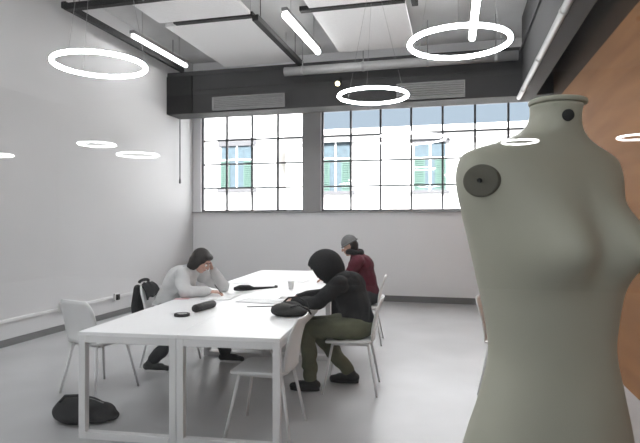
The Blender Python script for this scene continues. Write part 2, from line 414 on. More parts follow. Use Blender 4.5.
# -------------------------------------------------------------- the tables
DT = math.radians(5.0)
TC = Vector((-1.10, 3.30, 0))            # near right corner of the run of desks
def TL(u, v, z=0):                        # u to the left across, v away along
    return TC + Vector((-u * math.cos(DT) - v * math.sin(DT), -u * math.sin(DT) + v * math.cos(DT), z))
DW, DL, TT = .715, 2.37, .74
def make_desk(lab, loc):
    t = thing('desk', lab, 'desk', loc, DT, 'white desks pushed together')
    hw, hl = DW / 2 - .001, DL / 2 - .001
    bm = B(); box(bm, -hw, hw, -hl, hl, TT - .025, TT); obj('tabletop', bm, 'top', t, bev=.003)
    s = .05; zb = TT - .025
    bm = B(); box(bm, -hw + s, hw - s, -hl, -hl + s, zb - .05, zb); box(bm, -hw + s, hw - s, hl - s, hl, zb - .05, zb)
    box(bm, -hw, -hw + s, -hl + s, hl - s, zb - .05, zb); box(bm, hw - s, hw, -hl + s, hl - s, zb - .05, zb)
    obj('apron', bm, 'leg', t, bev=.003)
    for sx in (-1, 1):
        for sy in (-1, 1):
            bm = B(); x = sx * (hw - s / 2); y = sy * (hl - s / 2); box(bm, x - s / 2, x + s / 2, y - s / 2, y + s / 2, 0, zb); obj('leg', bm, 'leg', t, bev=.003)
    for sy in (-1, 1):
        bm = B(); y = sy * (hl - s / 2); box(bm, -hw + s, hw - s, y - s / 2, y + s / 2, 0, s); obj('foot_bar', bm, 'leg', t, bev=.003)
    return t
d0 = make_desk('white desk at the front of the run, beside the tucked in chair', TL(DW * .5, DL * .5))
dup(d0, TL(DW * 1.5, DL * .5), DT, 'white desk at the front of the run, beside the empty left chair')
dup(d0, TL(DW * .5, DL * 1.5), DT, 'white desk at the window end, where the person in maroon sits')
dup(d0, TL(DW * 1.5, DL * 1.5), DT, 'white desk at the window end, on the side nearer the left wall')

# ----------------------------------------------------------------- chairs
def make_chair(lab, loc, rz):
    t = thing('chair', lab, 'chair', loc, rz, 'white shell chairs')
    # seat, faces +x
    bm = B(); rbox(bm, -.20, .22, -.215, .215, .435, .455, .07)
    for v in bm.verts:
        e = (v.co.y / .215) ** 2 * .012 + max(0, (v.co.x - .1)) * -.06 + max(0, (-v.co.x - .1)) * .06
        v.co.z += e
    obj('seat', bm, 'chair', t, True, bev=.006)
    bm = B(); n, mm = 10, 10; g = []
    for i in range(n + 1):
        s = i / n; row = []
        hw = .205 if s < .7 else .205 * math.sqrt(max(0.0, 1 - ((s - .7) / .3) ** 2 * .45))
        if s < .25: hw *= .86 + .14 * s / .25
        for k in range(mm + 1):
            y = (k / mm * 2 - 1)
            x = -.19 - .085 * s - .02 * (1 - y * y) + .02 * math.sin(PI * s)
            row.append(bm.verts.new((x, y * hw, .455 + .375 * s)))
        g.append(row)
    for i in range(n):
        for k in range(mm): bm.faces.new((g[i][k], g[i][k + 1], g[i + 1][k + 1], g[i + 1][k]))
    b = obj('backrest', bm, 'chair', t, True)
    md = b.modifiers.new('solid', 'SOLIDIFY'); md.thickness = .012
    bm = B(); tube(bm, [(-.15, -.15, .425), (.16, -.15, .425), (.16, .15, .425), (-.15, .15, .425)], .010, 8, closed=True); obj('seat_frame', bm, 'leg', t, True)
    for sx in (-1, 1):
        for sy in (-1, 1):
            bm = B(); tube(bm, [(sx * .155, sy * .15, .43), (sx * .235 + .0, sy * .225, .0)], [.0125, .0095], 10); obj('leg', bm, 'leg', t, True)
    return t
ch0 = make_chair('empty white shell chair at the near left corner of the desks', tuple(PZ(100, 339, .45).xy) + (0,), math.radians(76))
dup(ch0, (-1.32, 3.66, 0), PI + DT * .4, 'empty white chair tucked under the front right desk')
P1 = Vector((-2.97, 5.10, 0)); P2 = Vector((-.84, 4.74, 0)); P3 = Vector((-1.05, 6.62, 0))
dup(ch0, P1 + Vector((.05, .02, 0)), DT, 'white chair under the person in the pale shirt')
dup(ch0, P2 + Vector((-.06, 0, 0)), PI + DT, 'white chair under the person in the black hooded jacket')
dup(ch0, P3 + Vector((-.06, 0, 0)), PI + DT, 'white chair under the person in the maroon sweater')
dup(ch0, (.478, 4.97, 0), math.radians(-15), 'white chair standing on its own behind the mannequin')

# ----------------------------------------------------------------- people
def hand(bm, w, d, nrm, s=1.0, curl=.5, thumb=1):
    """palm and five fingers from wrist w, along d, back of hand towards nrm"""
    w = Vector(w); d = Vector(d).normalized(); nrm = Vector(nrm); nrm = (nrm - d * nrm.dot(d)).normalized()
    side = d.cross(nrm).normalized() * thumb      # thumb side
    k = s
    for i in range(4):
        o = (1.5 - i) * .021 * k
        capsule(bm, w + side * o * .55, .013 * k, w + d * .085 * k + side * o, .0115 * k)
    capsule(bm, w, .022 * k, w + d * .03 * k, .018 * k)
    for i, L in enumerate((.070, .078, .072, .056)):
        o = (1.5 - i) * .022 * k
        p = w + d * .088 * k + side * o; a = 0.15
        for seg, fr in enumerate((.45, .32, .23)):
            a += curl * (.55 + .1 * seg)
            q = p + (d * math.cos(a) - nrm * math.sin(a) + side * (1.5 - i) * .04) * L * fr * k
            capsule(bm, p, (.0092 - .0008 * seg) * k, q, (.0085 - .0008 * seg) * k, 10, 4); p = q
    p = w + d * .025 * k + side * .025 * k
    for seg, (L, c) in enumerate(((.042, .2), (.032, .35), (.025, .5))):
        q = p + (d * .75 + side * (.65 - .3 * seg) - nrm * c).normalized() * L * k
        capsule(bm, p, (.0125 - .0015 * seg) * k, q, (.0115 - .0015 * seg) * k, 10, 4); p = q

FOLD = bpy.data.textures.new('cloth folds', 'WOOD')
FOLD.wood_type = 'BANDNOISE'; FOLD.noise_basis_2 = 'SIN'; FOLD.noise_scale = .14; FOLD.turbulence = 9
def folds(o, s):
    md = o.modifiers.new('folds', 'DISPLACE'); md.texture = FOLD; md.strength = s; md.mid_level = .12; md.texture_coords = 'LOCAL'
    sm = o.modifiers.new('soft', 'SMOOTH'); sm.iterations = 2; sm.factor = .5
    return o
def person(name_label, loc, rz, J, skin, top_m, leg_m, hair_fn, shoe_m='blackl', extra=None, size=1.0):
    t = thing('person', name_label, 'person', loc, rz, None)
    V = lambda k: Vector(J[k])
    hc = V('head'); hf = Vector(J['face']).normalized()           # head centre / facing
    up = (V('headup') if 'headup' in J else Vector((0, 0, 1)))
    side = up.cross(hf).normalized(); up = hf.cross(side).normalized()
    R = Matrix((hf, side, up)).transposed()
    L = lambda x, y, z: hc + R @ Vector((x, y, z))
    # --- body: one continuous skin
    bm = B()
    ell(bm, L(-.012, 0, .025), .095, .076, .092, R)
    ell(bm, L(.028, 0, -.045), .062, .058, .068, R)
    ell(bm, L(.050, 0, -.085), .032, .034, .026, R)
    capsule(bm, L(.083, 0, .018), .009, L(.103, 0, -.022), .0135)
    for s in (-1, 1):
        ell(bm, L(-.005, s * .079, -.005), .018, .008, .030, R)
        ell(bm, L(.062, s * .036, -.02), .024, .022, .020, R)
    capsule(bm, L(-.025, 0, -.05), .054, V('neck'), .058)
    tor = [(V('pelvis'), .125), (V('waist'), .115), (V('chest'), .135), (V('neck') + (V('chest') - V('neck')) * .3, .09)]
    chain(bm, tor)
    for s in ('l', 'r'):
        capsule(bm, V('chest') + (V('neck') - V('chest')) * .55, .075, V('sh' + s), .058)
        capsule(bm, V('pelvis'), .11, V('hip' + s), .09)
        chain(bm, [(V('sh' + s), .055), (V('el' + s), .040), (V('wr' + s), .026)])
        hand(bm, V('wr' + s), J['hd' + s], J['hn' + s], .95, J.get('curl' + s, .5), J.get('th' + s, 1))
        chain(bm, [(V('hip' + s), .086), (V('kn' + s), .056)]); chain(bm, [(V('kn' + s), .054), (V('kn' + s) * .6 + V('an' + s) * .4, .052), (V('an' + s), .036)])
        f = Vector(J.get('ft' + s, (1, 0, 0))).normalized()
        capsule(bm, V('an' + s) + Vector((0, 0, -.04)) - f * .03, .030, V('an' + s) + f * .13 + Vector((0, 0, -.055)), .022)
    body = mobj('body', remesh(bm, .0052, 3), skin, t, True)
    for s in (-1, 1):
        bm = B(); ell(bm, L(.078, s * .032, .006), .0125, .0135, .0115, R); e = obj('eye', bm, 'eyew', t, True)
        bm = B(); ell(bm, L(.088, s * .032, .004), .004, .006, .006, R); obj('iris', bm, 'eyed', e, True)
        bm = B(); capsule(bm, L(.083, s * .018, .030), .005, L(.074, s * .052, .030), .0035); obj('eyebrow', bm, 'hair', t, True)
    bm = B(); capsule(bm, L(.086, -.018, -.055), .006, L(.086, .018, -.055), .006); obj('lips', bm, 'lip', t, True)
    # --- top garment
    bm = B(); o = .020
    chain(bm, [(V('pelvis') + Vector((0, 0, .02)), .128 + o * .4), (V('waist'), .118 + o), (V('chest'), .140 + o), (V('neck') + (V('chest') - V('neck')) * .3, .096)])
    capsule(bm, V('neck') + (V('chest') - V('neck')) * .25, .084, V('neck') + (V('neck') - V('chest')) * .06, .070)
    for s in ('l', 'r'):
        capsule(bm, V('chest') + (V('neck') - V('chest')) * .55, .085, V('sh' + s), .074)
        w = V('wr' + s) * .93 + V('el' + s) * .07
        chain(bm, [(V('sh' + s), .076), (V('el' + s), .058), (w, .042)])
        m_ = V('sh' + s) * .45 + V('el' + s) * .55; ell(bm, m_, .062, .07, .066)
        capsule(bm, V('el' + s) + Vector((.01, 0, -.004)), .056, V('el' + s) * .6 + w * .4, .05)
    folds(mobj('jacket' if J.get('jacket') else 'shirt', remesh(bm, .009, 4), top_m, t, True), .013)
    # --- trousers
    bm = B()
    ell(bm, V('pelvis') + Vector((-.01, 0, -.02)), .142, .175, .098)
    for s in ('l', 'r'):
        capsule(bm, V('pelvis'), .115, V('hip' + s), .102)
        e = V('an' + s) * .92 + V('kn' + s) * .08
        chain(bm, [(V('hip' + s), .104), (V('kn' + s), .074), (V('kn' + s) * .5 + e * .5, .068), (e, .056)])
    folds(mobj('trousers', remesh(bm, .009, 4), leg_m, t, True), .014)
    for s in ('l', 'r'):
        f = Vector(J.get('ft' + s, (1, 0, 0))).normalized(); a = V('an' + s); g = Vector((a.x, a.y, 0)); pr = Vector((-f.y, f.x, 0))
        bm = B()
        zt0 = a.z - .08
        capsule(bm, g + Vector((0, 0, zt0 + .05)) - f * .045, .042, g + Vector((0, 0, zt0 + .045)) + f * .10, .040)
        capsule(bm, g + Vector((0, 0, zt0 + .04)) + f * .06, .042, g + Vector((0, 0, zt0 + .034)) + f * .165, .030)
        capsule(bm, a - f * .01, .046, g + Vector((0, 0, zt0 + .06)), .045)
        sh = mobj('shoe', remesh(bm, .007, 3), shoe_m, t, True)
        bm = B(); rr = [g + f * (.185 * math.cos(2 * PI * k / 20) * .72 + .055) + pr * math.sin(2 * PI * k / 20) * (.045 if math.cos(2 * PI * k / 20) > 0 else .038) for k in range(20)]
        lo = [bm.verts.new((v.x, v.y, zt0)) for v in rr]; hi = [bm.verts.new((v.x, v.y, zt0 + .022)) for v in rr]
        bm.faces.new(lo); bm.faces.new(hi)
        for k in range(20): bm.faces.new((lo[k], lo[(k + 1) % 20], hi[(k + 1) % 20], hi[k]))
        obj('sole', bm, J.get('sole', 'blackl'), sh)
    hair_fn(t, L, R, V)
    return t

def head_shell(L, R, rx, ry, rz, off, cut, zlow):
    """ellipsoid shell around the head with the face left open"""
    bm = B(); ell(bm, (0, 0, 0), rx, ry, rz, None, 40, 30)
    dele = [f for f in bm.faces if cut(f.calc_center_median())]
    bmesh.ops.delete(bm, geom=dele, context='FACES')
    for v in bm.verts: v.co = L(v.co.x + off[0], v.co.y + off[1], v.co.z + off[2])
    return bm
def hair_bob(t, L, R, V):
    bm = B()
    ell(bm, L(-.028, 0, .032), .104, .090, .100, R)
    ell(bm, L(-.055, 0, -.03), .070, .088, .090, R)
    for s in (-1, 1):
        ell(bm, L(-.01, s * .072, -.03), .045, .026, .085, R)
        ell(bm, L(-.05, s * .05, -.085), .045, .04, .06, R)
    ell(bm, L(.030, 0, .085), .055, .07, .035, R)
    mobj('hair', remesh(bm, .006, 4), 'hair', t, True)
def hair_hood(t, L, R, V):
    bm = B(); ell(bm, L(-.025, 0, .03), .100, .086, .098, R); ell(bm, L(-.045, 0, -.02), .065, .08, .07, R); ell(bm, L(.03, 0, .085), .05, .066, .03, R)
    mobj('hair', remesh(bm, .006, 3), 'hair', t, True)
    bm = B()
    ell(bm, (0, 0, 0), .165, .135, .165, None, 40, 30)
    dele = [f for f in bm.faces if f.calc_center_median().x > .088 + .05 * max(0, f.calc_center_median().z / .165)]
    bmesh.ops.delete(bm, geom=dele, context='FACES')
    for v in bm.verts:
        if v.co.z < -.04:                                   # taper down into the collar
            k = min(1, (-.04 - v.co.z) / .12); v.co.x -= .02 * k; v.co.z -= .015 * k
        v.co = L(v.co.x - .005, v.co.y, v.co.z + .012)
    h = obj('hood', bm, 'blackc', t, True)
    md = h.modifiers.new('solid', 'SOLIDIFY'); md.thickness = .012
    bm = B(); c = V('neck') + Vector((-.05, 0, .0))
    ell(bm, c, .11, .14, .06); mobj('hood_collar', remesh(bm, .009, 3), 'blackc', t, True)
def hair_cap(t, L, R, V):
    bm = B(); ell(bm, L(-.035, 0, .0), .082, .080, .085, R); ell(bm, L(-.05, 0, -.05), .05, .07, .05, R)
    mobj('hair', remesh(bm, .006, 3), 'hair', t, True)
    bm = B()
    ell(bm, (0, 0, 0), .108, .094, .115, None, 36, 28)
    bmesh.ops.delete(bm, geom=[f for f in bm.faces if f.calc_center_median().z < .0 - f.calc_center_median().x * .15], context='FACES')
    for v in bm.verts: v.co = L(v.co.x - .014, v.co.y, v.co.z + .03)
    c = obj('knit_cap', bm, 'cap', t, True); md = c.modifiers.new('solid', 'SOLIDIFY'); md.thickness = .008
    bm = B(); n = 40; tube(bm, [L(-.014 + .108 * math.cos(2 * PI * k / n), .094 * math.sin(2 * PI * k / n), .034 - .016 * math.cos(2 * PI * k / n)) for k in range(n)], .010, 8, closed=True)
    obj('cap_brim', bm, 'cap', c, True)
    bm = B(); cc = V('neck') + Vector((.02, 0, .03)); n = 32
    tube(bm, [cc + Vector((.085 * math.cos(2 * PI * k / n), .085 * math.sin(2 * PI * k / n), .01 * math.sin(4 * PI * k / n) + .01)) for k in range(n)], .035, 12, closed=True)
    obj('scarf', bm, 'blackc', t, True)

J1 = dict(pelvis=(0, 0, .575), waist=(.06, 0, .72), chest=(.17, 0, .875), neck=(.29, 0, 1.00), head=(.40, -.01, 1.085), face=(.80, -.05, -.60),
          shl=(.25, .175, .955), shr=(.25, -.175, .955), ell=(.55, .22, .80), wrl=(.475, .10, .985), hdl=(-.25, -.25, .9), hnl=(.6, .6, .2), curll=.7, thl=-1,
          elr=(.33, -.30, .802), wrr=(.545, -.16, .790), hdr=(.9, .35, -.08), hnr=(0, -.15, 1), curlr=.45, thr=-1,
          hipl=(.02, .09, .56), hipr=(.02, -.09, .56), knl=(.46, .12, .545), knr=(.36, -.22, .545), anl=(.62, .14, .085), anr=(.0, -.33, .085), sole='sole')
person('person in a pale shirt with dark hair leaning over the desk to write', P1, DT, J1, 'skin', 'shirt', 'navy', hair_bob)
J2 = dict(pelvis=(0, 0, .575), waist=(.02, 0, .72), chest=(.09, 0, .89), neck=(.19, 0, 1.00), head=(.295, 0, 1.075), face=(.82, .0, -.55),
          shl=(.15, .185, .955), shr=(.15, -.185, .955), ell=(.33, .27, .80), wrl=(.56, .16, .79), hdl=(.95, -.25, -.08), hnl=(0, .1, 1), curll=.5, thl=1,
          elr=(.34, -.26, .80), wrr=(.58, -.10, .79), hdr=(.95, .2, -.08), hnr=(0, -.1, 1), curlr=.5, thr=-1,
          hipl=(.02, .09, .56), hipr=(.02, -.09, .56), knl=(.45, .12, .545), knr=(.44, -.12, .545), anl=(.41, .13, .085), anr=(.09, -.16, .085), jacket=1)
# local left is the side nearer the camera for the two people who face the left wall
person('person in a black hooded jacket and olive trousers bending over the desk', P2, PI + DT, J2, 'skin', 'blackc', 'olive', hair_hood)
J3 = dict(pelvis=(0, 0, .575), waist=(.03, 0, .74), chest=(.09, 0, .93), neck=(.15, 0, 1.075), head=(.235, 0, 1.19), face=(.93, .0, -.36),
          shl=(.11, .185, 1.02), shr=(.11, -.185, 1.02), ell=(.26, .27, .80), wrl=(.50, .14, .79), hdl=(.95, -.25, -.08), hnl=(0, .1, 1), curll=.5, thl=1,
          elr=(.27, -.26, .80), wrr=(.50, -.10, .79), hdr=(.95, .2, -.08), hnr=(0, -.1, 1), curlr=.5, thr=-1,
          hipl=(.02, .09, .56), hipr=(.02, -.09, .56), knl=(.44, .12, .545), knr=(.44, -.12, .545), anl=(.40, .13, .085), anr=(.38, -.14, .085))
person('person in a maroon sweater and grey knit cap at the window end', P3, PI + DT, J3, 'skin2', 'maroon', 'navy', hair_cap)

# black jacket hung over the writer's chair back
def draped(name, lab, cat, loc, rz, m):
    t = thing(name, lab, cat, loc, rz)
    bm = B(); n, mm = 18, 14; g = []
    for i in range(n + 1):
        s = i / n * 2 - 1                                  # -1 behind .. +1 in front
        row = []
        for k in range(mm + 1):
            y = k / mm * 2 - 1
            drop = (abs(s) ** 1.3) * (.38 if s < 0 else .14)
            x = -.275 + .030 * math.tanh(s * 4) + .010 * math.sin(y * 7 + s * 3) * abs(s) - (.03 * abs(s) if s < 0 else -.05 * abs(s))
            z = .848 - drop - .02 * y * y + .008 * math.sin(y * 9)
            row.append(bm.verts.new((x, y * (.13 + .03 * abs(s)), z)))
        g.append(row)
    for i in range(n):
        for k in range(mm): bm.faces.new((g[i][k], g[i][k + 1], g[i + 1][k + 1], g[i + 1][k]))
    o = obj('jacket_body', bm, m, t, True); md = o.modifiers.new('s', 'SOLIDIFY'); md.thickness = .018; md.offset = 0
    for s in (-1, 1):
        bm = B(); chain(bm, [((-.32, s * .12, .80), .04), ((-.345, s * .13, .62), .04), ((-.335, s * .12, .45), .036)]); mobj('sleeve', remesh(bm, .009, 3), m, t, True)
    bm = B(); tube(bm, [(-.31, .10 * math.cos(a) , .858 + .02 * math.sin(a)) for a in [PI * k / 10 for k in range(11)]], .016, 10); obj('collar', bm, m, t, True)
draped('hanging_jacket', 'black jacket hung over the chair back behind the writer', 'jacket', P1 + Vector((.05, .02, 0)), DT, 'blackc')

# ------------------------------------------------------- things on the desks
def TP(x, y, z=TT): return PZ(x, y, z)
p = TP(182, 316); t = thing('tape_roll', 'flat black ring of tape lying near the dark pencil case', 'tape roll', p)
bm = B(); n = 36
for (ra, rb) in ((.062, .040),):
    prof = [(ra, 0), (ra, .022), (rb, .022), (rb, 0)]
    vs = [[bm.verts.new((r * math.cos(2 * PI * k / n), r * math.sin(2 * PI * k / n), z)) for r, z in prof] for k in range(n)]
    for k in range(n):
        for j in range(4): bm.faces.new((vs[k][j], vs[k][(j + 1) % 4], vs[(k + 1) % n][(j + 1) % 4], vs[(k + 1) % n][j]))
obj('tape', bm, 'blackl', t, bev=.002)
bm = B(); prof = [(.0399, .001), (.0399, .021), (.036, .021), (.036, .001)]
vs = [[bm.verts.new((r * math.cos(2 * PI * k / n), r * math.sin(2 * PI * k / n), z)) for r, z in prof] for k in range(n)]
for k in range(n):
    for j in range(4): bm.faces.new((vs[k][j], vs[k][(j + 1) % 4], vs[(k + 1) % n][(j + 1) % 4], vs[(k + 1) % n][j]))
obj('core', bm, 'papergrey', t)

a_, b_ = TP(193, 313), TP(215, 307)
def pencil_case(a, b, r, lab, zip_m='leg'):
    c = (a + b) / 2; d = b - a
    t = thing('pencil_case', lab, 'pencil case', (c.x, c.y, TT), math.atan2(d.y, d.x))
    L = d.length / 2
    bm = B(); chain(bm, [((-L + r, 0, r * .9), r * .92), ((0, 0, r), r), ((L - r, 0, r * .9), r * .9)])
    for v in bm.verts:
        v.co.z = max(v.co.z, .001)
    mobj('case_body', remesh(bm, .006, 2), 'blackl', t, True)
    bm = B(); tube(bm, [(-L + r, -.2 * r, 1.88 * r), (0, -.2 * r, 1.99 * r), (L - r, -.2 * r, 1.86 * r)], .003, 8); z = obj('zip', bm, zip_m, t, True)
    bm = B(); box(bm, L - r - .03, L - r, -.35 * r, -.1 * r, 1.9 * r, 1.9 * r + .004); obj('zip_pull', bm, zip_m, z)
    return t
pencil_case(a_, b_, .036, 'dark cylindrical pencil case lying beside the ring of tape')

# folded umbrella with its strap
a_, b_ = TP(236, 292), TP(278, 288)
d = b_ - a_; t = thing('folded_umbrella', 'black folded umbrella lying across the middle of the desks', 'umbrella', (a_.x, a_.y, TT), math.atan2(d.y, d.x))
L = d.length
bm = B(); tube(bm, [(-.02, 0, .035), (.05, 0, .038), (.16, 0, .034), (.22, 0, .022), (L * .9, 0, .014)], [.018, .034, .032, .018, .010], 14); obj('folded_canopy', bm, 'blackc', t, True)
bm = B(); tube(bm, [(L * .88, 0, .014), (L * .97, 0, .014), (L, .02, .018), (L * .99, .05, .018)], [.008, .012, .012, .012], 10); obj('handle', bm, 'blackl', t, True)
bm = B(); tube(bm, [(.0, .03, .05), (.04, .07, .012), (.10, .08, .006), (.13, .035, .02)], .004, 8); obj('strap', bm, 'blackl', t, True)

a_, b_ = TP(247, 307), TP(280, 306); d = b_ - a_
t = thing('ruler', 'thin dark ruler lying in front of the black handbag', 'ruler', ((a_ + b_) / 2), math.atan2(d.y, d.x))
bm = B(); box(bm, -d.length / 2, d.length / 2, -.016, .016, 0, .004); obj('blade', bm, 'darker', t, bev=.001)
bm = B()
for k in range(21):
    x = -d.length / 2 + .01 + k * (d.length - .02) / 20; box(bm, x - .0006, x + .0006, -.016, -.016 + (.010 if k % 5 == 0 else .006), .004, .0043)
obj('gradations', bm, 'leg', t)

# slouchy black bag on the right edge
p = TP(289, 316); t = thing('handbag', 'slouched black handbag lying at the edge of the front right desk', 'handbag', p, math.radians(8))
bm = B()
ell(bm, (0, .02, .038), .155, .115, .05); ell(bm, (-.05, .0, .05), .10, .09, .052); ell(bm, (.08, .03, .035), .09, .09, .042); ell(bm, (.0, .07, .06), .10, .05, .05)
for v in bm.verts: v.co.z = max(v.co.z, .001)
mobj('bag_body', remesh(bm, .007, 3), 'blackl', t, True)
bm = B(); tube(bm, [(-.06, .06, .095), (-.02, .09, .135), (.06, .10, .14), (.13, .09, .10), (.15, .07, .06)], .008, 8); obj('strap', bm, 'blackl', t, True)
bm = B(); tube(bm, [(.02, -.05, .08), (.09, -.06, .10), (.16, -.04, .06), (.18, -.01, .02)], .007, 8); obj('strap', bm, 'blackl', t, True)
bm = B(); torus(bm, (-.06, .055, .1), .012, .003, 20, 8); obj('buckle', bm, 'pipe', t, True)

def sheet(x, y, w, h, rz, lab, m='paper', z=TT + .0005, lines=True):
    p = TP(x, y); t = thing('paper_sheet', lab, 'paper', (p.x, p.y, z), rz, 'papers on the desks')
    bm = B(); n = 6; g = [[bm.verts.new((-w / 2 + w * i / n, -h / 2 + h * k / n, .002 + .003 * (i / n) ** 3 * (k / n))) for k in range(n + 1)] for i in range(n + 1)]
    for i in range(n):
        for k in range(n): bm.faces.new((g[i][k], g[i + 1][k], g[i + 1][k + 1], g[i][k + 1]))
    o = obj('sheet', bm, m, t, True); md = o.modifiers.new('s', 'SOLIDIFY'); md.thickness = .001
    return t
sheet(222, 297, .30, .42, .1, 'white sheet under the writing hand of the person in pale shirt')
sheet(262, 301, .42, .30, -.1, 'white sheet between the folded umbrella and the ruler', 'paper')
sheet(240, 283, .30, .21, .4, 'white sheet beyond the folded umbrella on the left side')
sheet(300, 299, .42, .30, .15, 'grey printed sheet in front of the person in the black hood', 'papergrey')
sheet(296, 281, .30, .30, .0, 'white sheet in front of the person in maroon', 'paper')
sheet(182, 299, .14, .10, .3, 'small pink sheet near the elbow of the person in pale shirt', 'pink')

# eraser / cup: small pale block beyond the umbrella
p = TP(291, 289); t = thing('paper_cup', 'small white paper cup standing beyond the black handbag', 'cup', p)
bm = B(); n = 24; prof = [(.026, 0), (.036, .085), (.038, .088), (.034, .086), (.0245, .004)]
vs = [[bm.verts.new((r * math.cos(2 * PI * k / n), r * math.sin(2 * PI * k / n), z)) for r, z in prof] for k in range(n)]
for k in range(n):
    for j in range(4): bm.faces.new((vs[k][j], vs[k][j + 1], vs[(k + 1) % n][j + 1], vs[(k + 1) % n][j]))
bm.faces.new([v[0] for v in vs]); bm.faces.new([v[4] for v in vs])
obj('cup_wall', bm, 'paper', t, True)

# pen in the writer's hand
hw_ = P1 + Matrix.Rotation(DT, 3, 'Z') @ Vector((.64, -.13, .785))
t = thing('pen', 'slim dark pen held by the person in the pale shirt', 'pen', hw_)
bm = B(); tube(bm, [(.03, .015, -.040), (.024, .012, -.030), (-.045, -.022, .075)], [.001, .004, .004], 10); obj('barrel', bm, 'darker', t, True)

# dark bag on the floor by the left chair
p = PZ(87, 421, 0); t = thing('floor_bag', 'black holdall slumped on the floor beside the empty left chair', 'bag', p, math.radians(10))
bm = B(); ell(bm, (-.06, 0, .08), .20, .15, .10); ell(bm, (.08, .02, .06), .13, .12, .075); ell(bm, (-.14, .02, .085), .11, .13, .095); ell(bm, (.15, .04, .035), .08, .07, .04)
for v in bm.verts: v.co.z = max(v.co.z, .001)
mobj('bag_body', remesh(bm, .009, 4), 'blackc', t, True)
bm = B(); tube(bm, [(-.18, -.05, .16), (-.12, -.09, .215), (-.02, -.09, .22), (.04, -.04, .155)], .011, 10); obj('handle', bm, 'blackl', t, True)
bm = B(); tube(bm, [(-.2, .01, .165), (-.09, .0, .182), (.03, .0, .168), (.12, .02, .13)], .005, 8); obj('zip', bm, 'grey', t, True)

# ------------------------------------------------------------- mannequin
def cr(tab, z):
    for i in range(len(tab) - 1):
        if tab[i][0] <= z <= tab[i + 1][0]: break
    a = tab[max(i - 1, 0)]; b = tab[i]; c = tab[i + 1]; d = tab[min(i + 2, len(tab) - 1)]
    h = c[0] - b[0]; s = (z - b[0]) / h
    out = []
    for j in range(1, len(b)):
        m0 = (c[j] - a[j]) / (c[0] - a[0]) * h; m1 = (d[j] - b[j]) / (d[0] - b[0]) * h
        out.append((2 * s**3 - 3 * s**2 + 1) * b[j] + (s**3 - 2 * s**2 + s) * m0 + (-2 * s**3 + 3 * s**2) * c[j] + (s**3 - s**2) * m1)
    return out
#        z     a     bf    bb    yc
TAB = [(0.78, .172, .085, .110, .00), (0.90, .200, .100, .130, .0), (1.00, .200, .106, .130, .0), (1.08, .182, .104, .115, .0), (1.16, .158, .100, .092, .0),
       (1.24, .140, .092, .080, .0), (1.31, .148, .096, .084, .0), (1.39, .166, .102, .094, .0), (1.46, .184, .104, .102, .0),
       (1.52, .203, .094, .102, .0), (1.575, .217, .084, .100, .0), (1.608, .217, .073, .088, .0), (1.632, .204, .060, .076, .0), (1.648, .155, .054, .068, .0),
       (1.661, .112, .051, .062, -.0), (1.676, .076, .050, .056, -.002), (1.690, .058, .050, .052, -.004), (1.712, .050, .048, .048, -.008), (1.736, .055, .050, .050, -.011)]
mz = PD(551, 221.5, 1.08); mq = thing('mannequin', 'cream headless female mannequin torso standing in front of the wooden wall', 'mannequin', (mz.x, mz.y, 0), math.radians(37))
bm = B(); NS, NR = 72, 110; rings = []
for i in range(NR + 1):
    z = TAB[0][0] + (TAB[-1][0] - TAB[0][0]) * i / NR
    a, bf, bb, yc = cr(TAB, z); row = []
    for k in range(NS):
        an = 2 * PI * k / NS; c, s = math.cos(an), math.sin(an)
        e = 2.0 / 2.25
        x = a * math.copysign(abs(c) ** e, c); y = (bf if s < 0 else bb) * math.copysign(abs(s) ** e, s) + yc
        if s < 0:
            for sx in (-1, 1):
                dx = (x - sx * .082) / .062; dz = (z - 1.445) / (.050 if z < 1.445 else .075)
                y -= .058 * math.exp(-(dx * dx + dz * dz) * .9) * min(1, -s * 2.5)
            y -= .010 * math.exp(-((x / .07) ** 2 + ((z - 1.10) / .09) ** 2))           # belly
            y += .010 * math.exp(-((x / .02) ** 2 + ((z - 1.47) / .08) ** 2))            # cleavage
        else:
            for sx in (-1, 1): y += .028 * math.exp(-(((x - sx * .08) / .07) ** 2 + ((z - .95) / .09) ** 2))   # seat
            y -= .014 * math.exp(-((x / .03) ** 2)) * (1 if z < 1.6 else 0.3)             # spine
        if x > 0: x *= 1 - .20 * max(0, min(1, (z - 1.49) / .05))
        row.append(bm.verts.new((x + .006 * max(0, min(1, (z - 1.60) / .08)), y, z)))
    rings.append(row)
for a, b in zip(rings, rings[1:]):
    for k in range(NS): bm.faces.new((a[k], a[(k + 1) % NS], b[(k + 1) % NS], b[k]))
bm.faces.new(rings[0]); bm.faces.new(rings[-1])
bo = obj('torso', bm, 'mann', mq, True, sub=1)
bm = B(); n = 40
top_ = [Vector((.006 + .058 * math.cos(2 * PI * k / n), .053 * math.sin(2 * PI * k / n) - .011, 0)) for k in range(n)]
lo = [bm.verts.new(v + Vector((0, 0, 1.733))) for v in top_]; hi = [bm.verts.new(v + Vector((0, 0, 1.743))) for v in top_]
bm.faces.new(lo); bm.faces.new(hi)
for k in range(n): bm.faces.new((lo[k], lo[(k + 1) % n], hi[(k + 1) % n], hi[k]))
obj('neck_cap', bm, 'mann', mq, bev=.004)
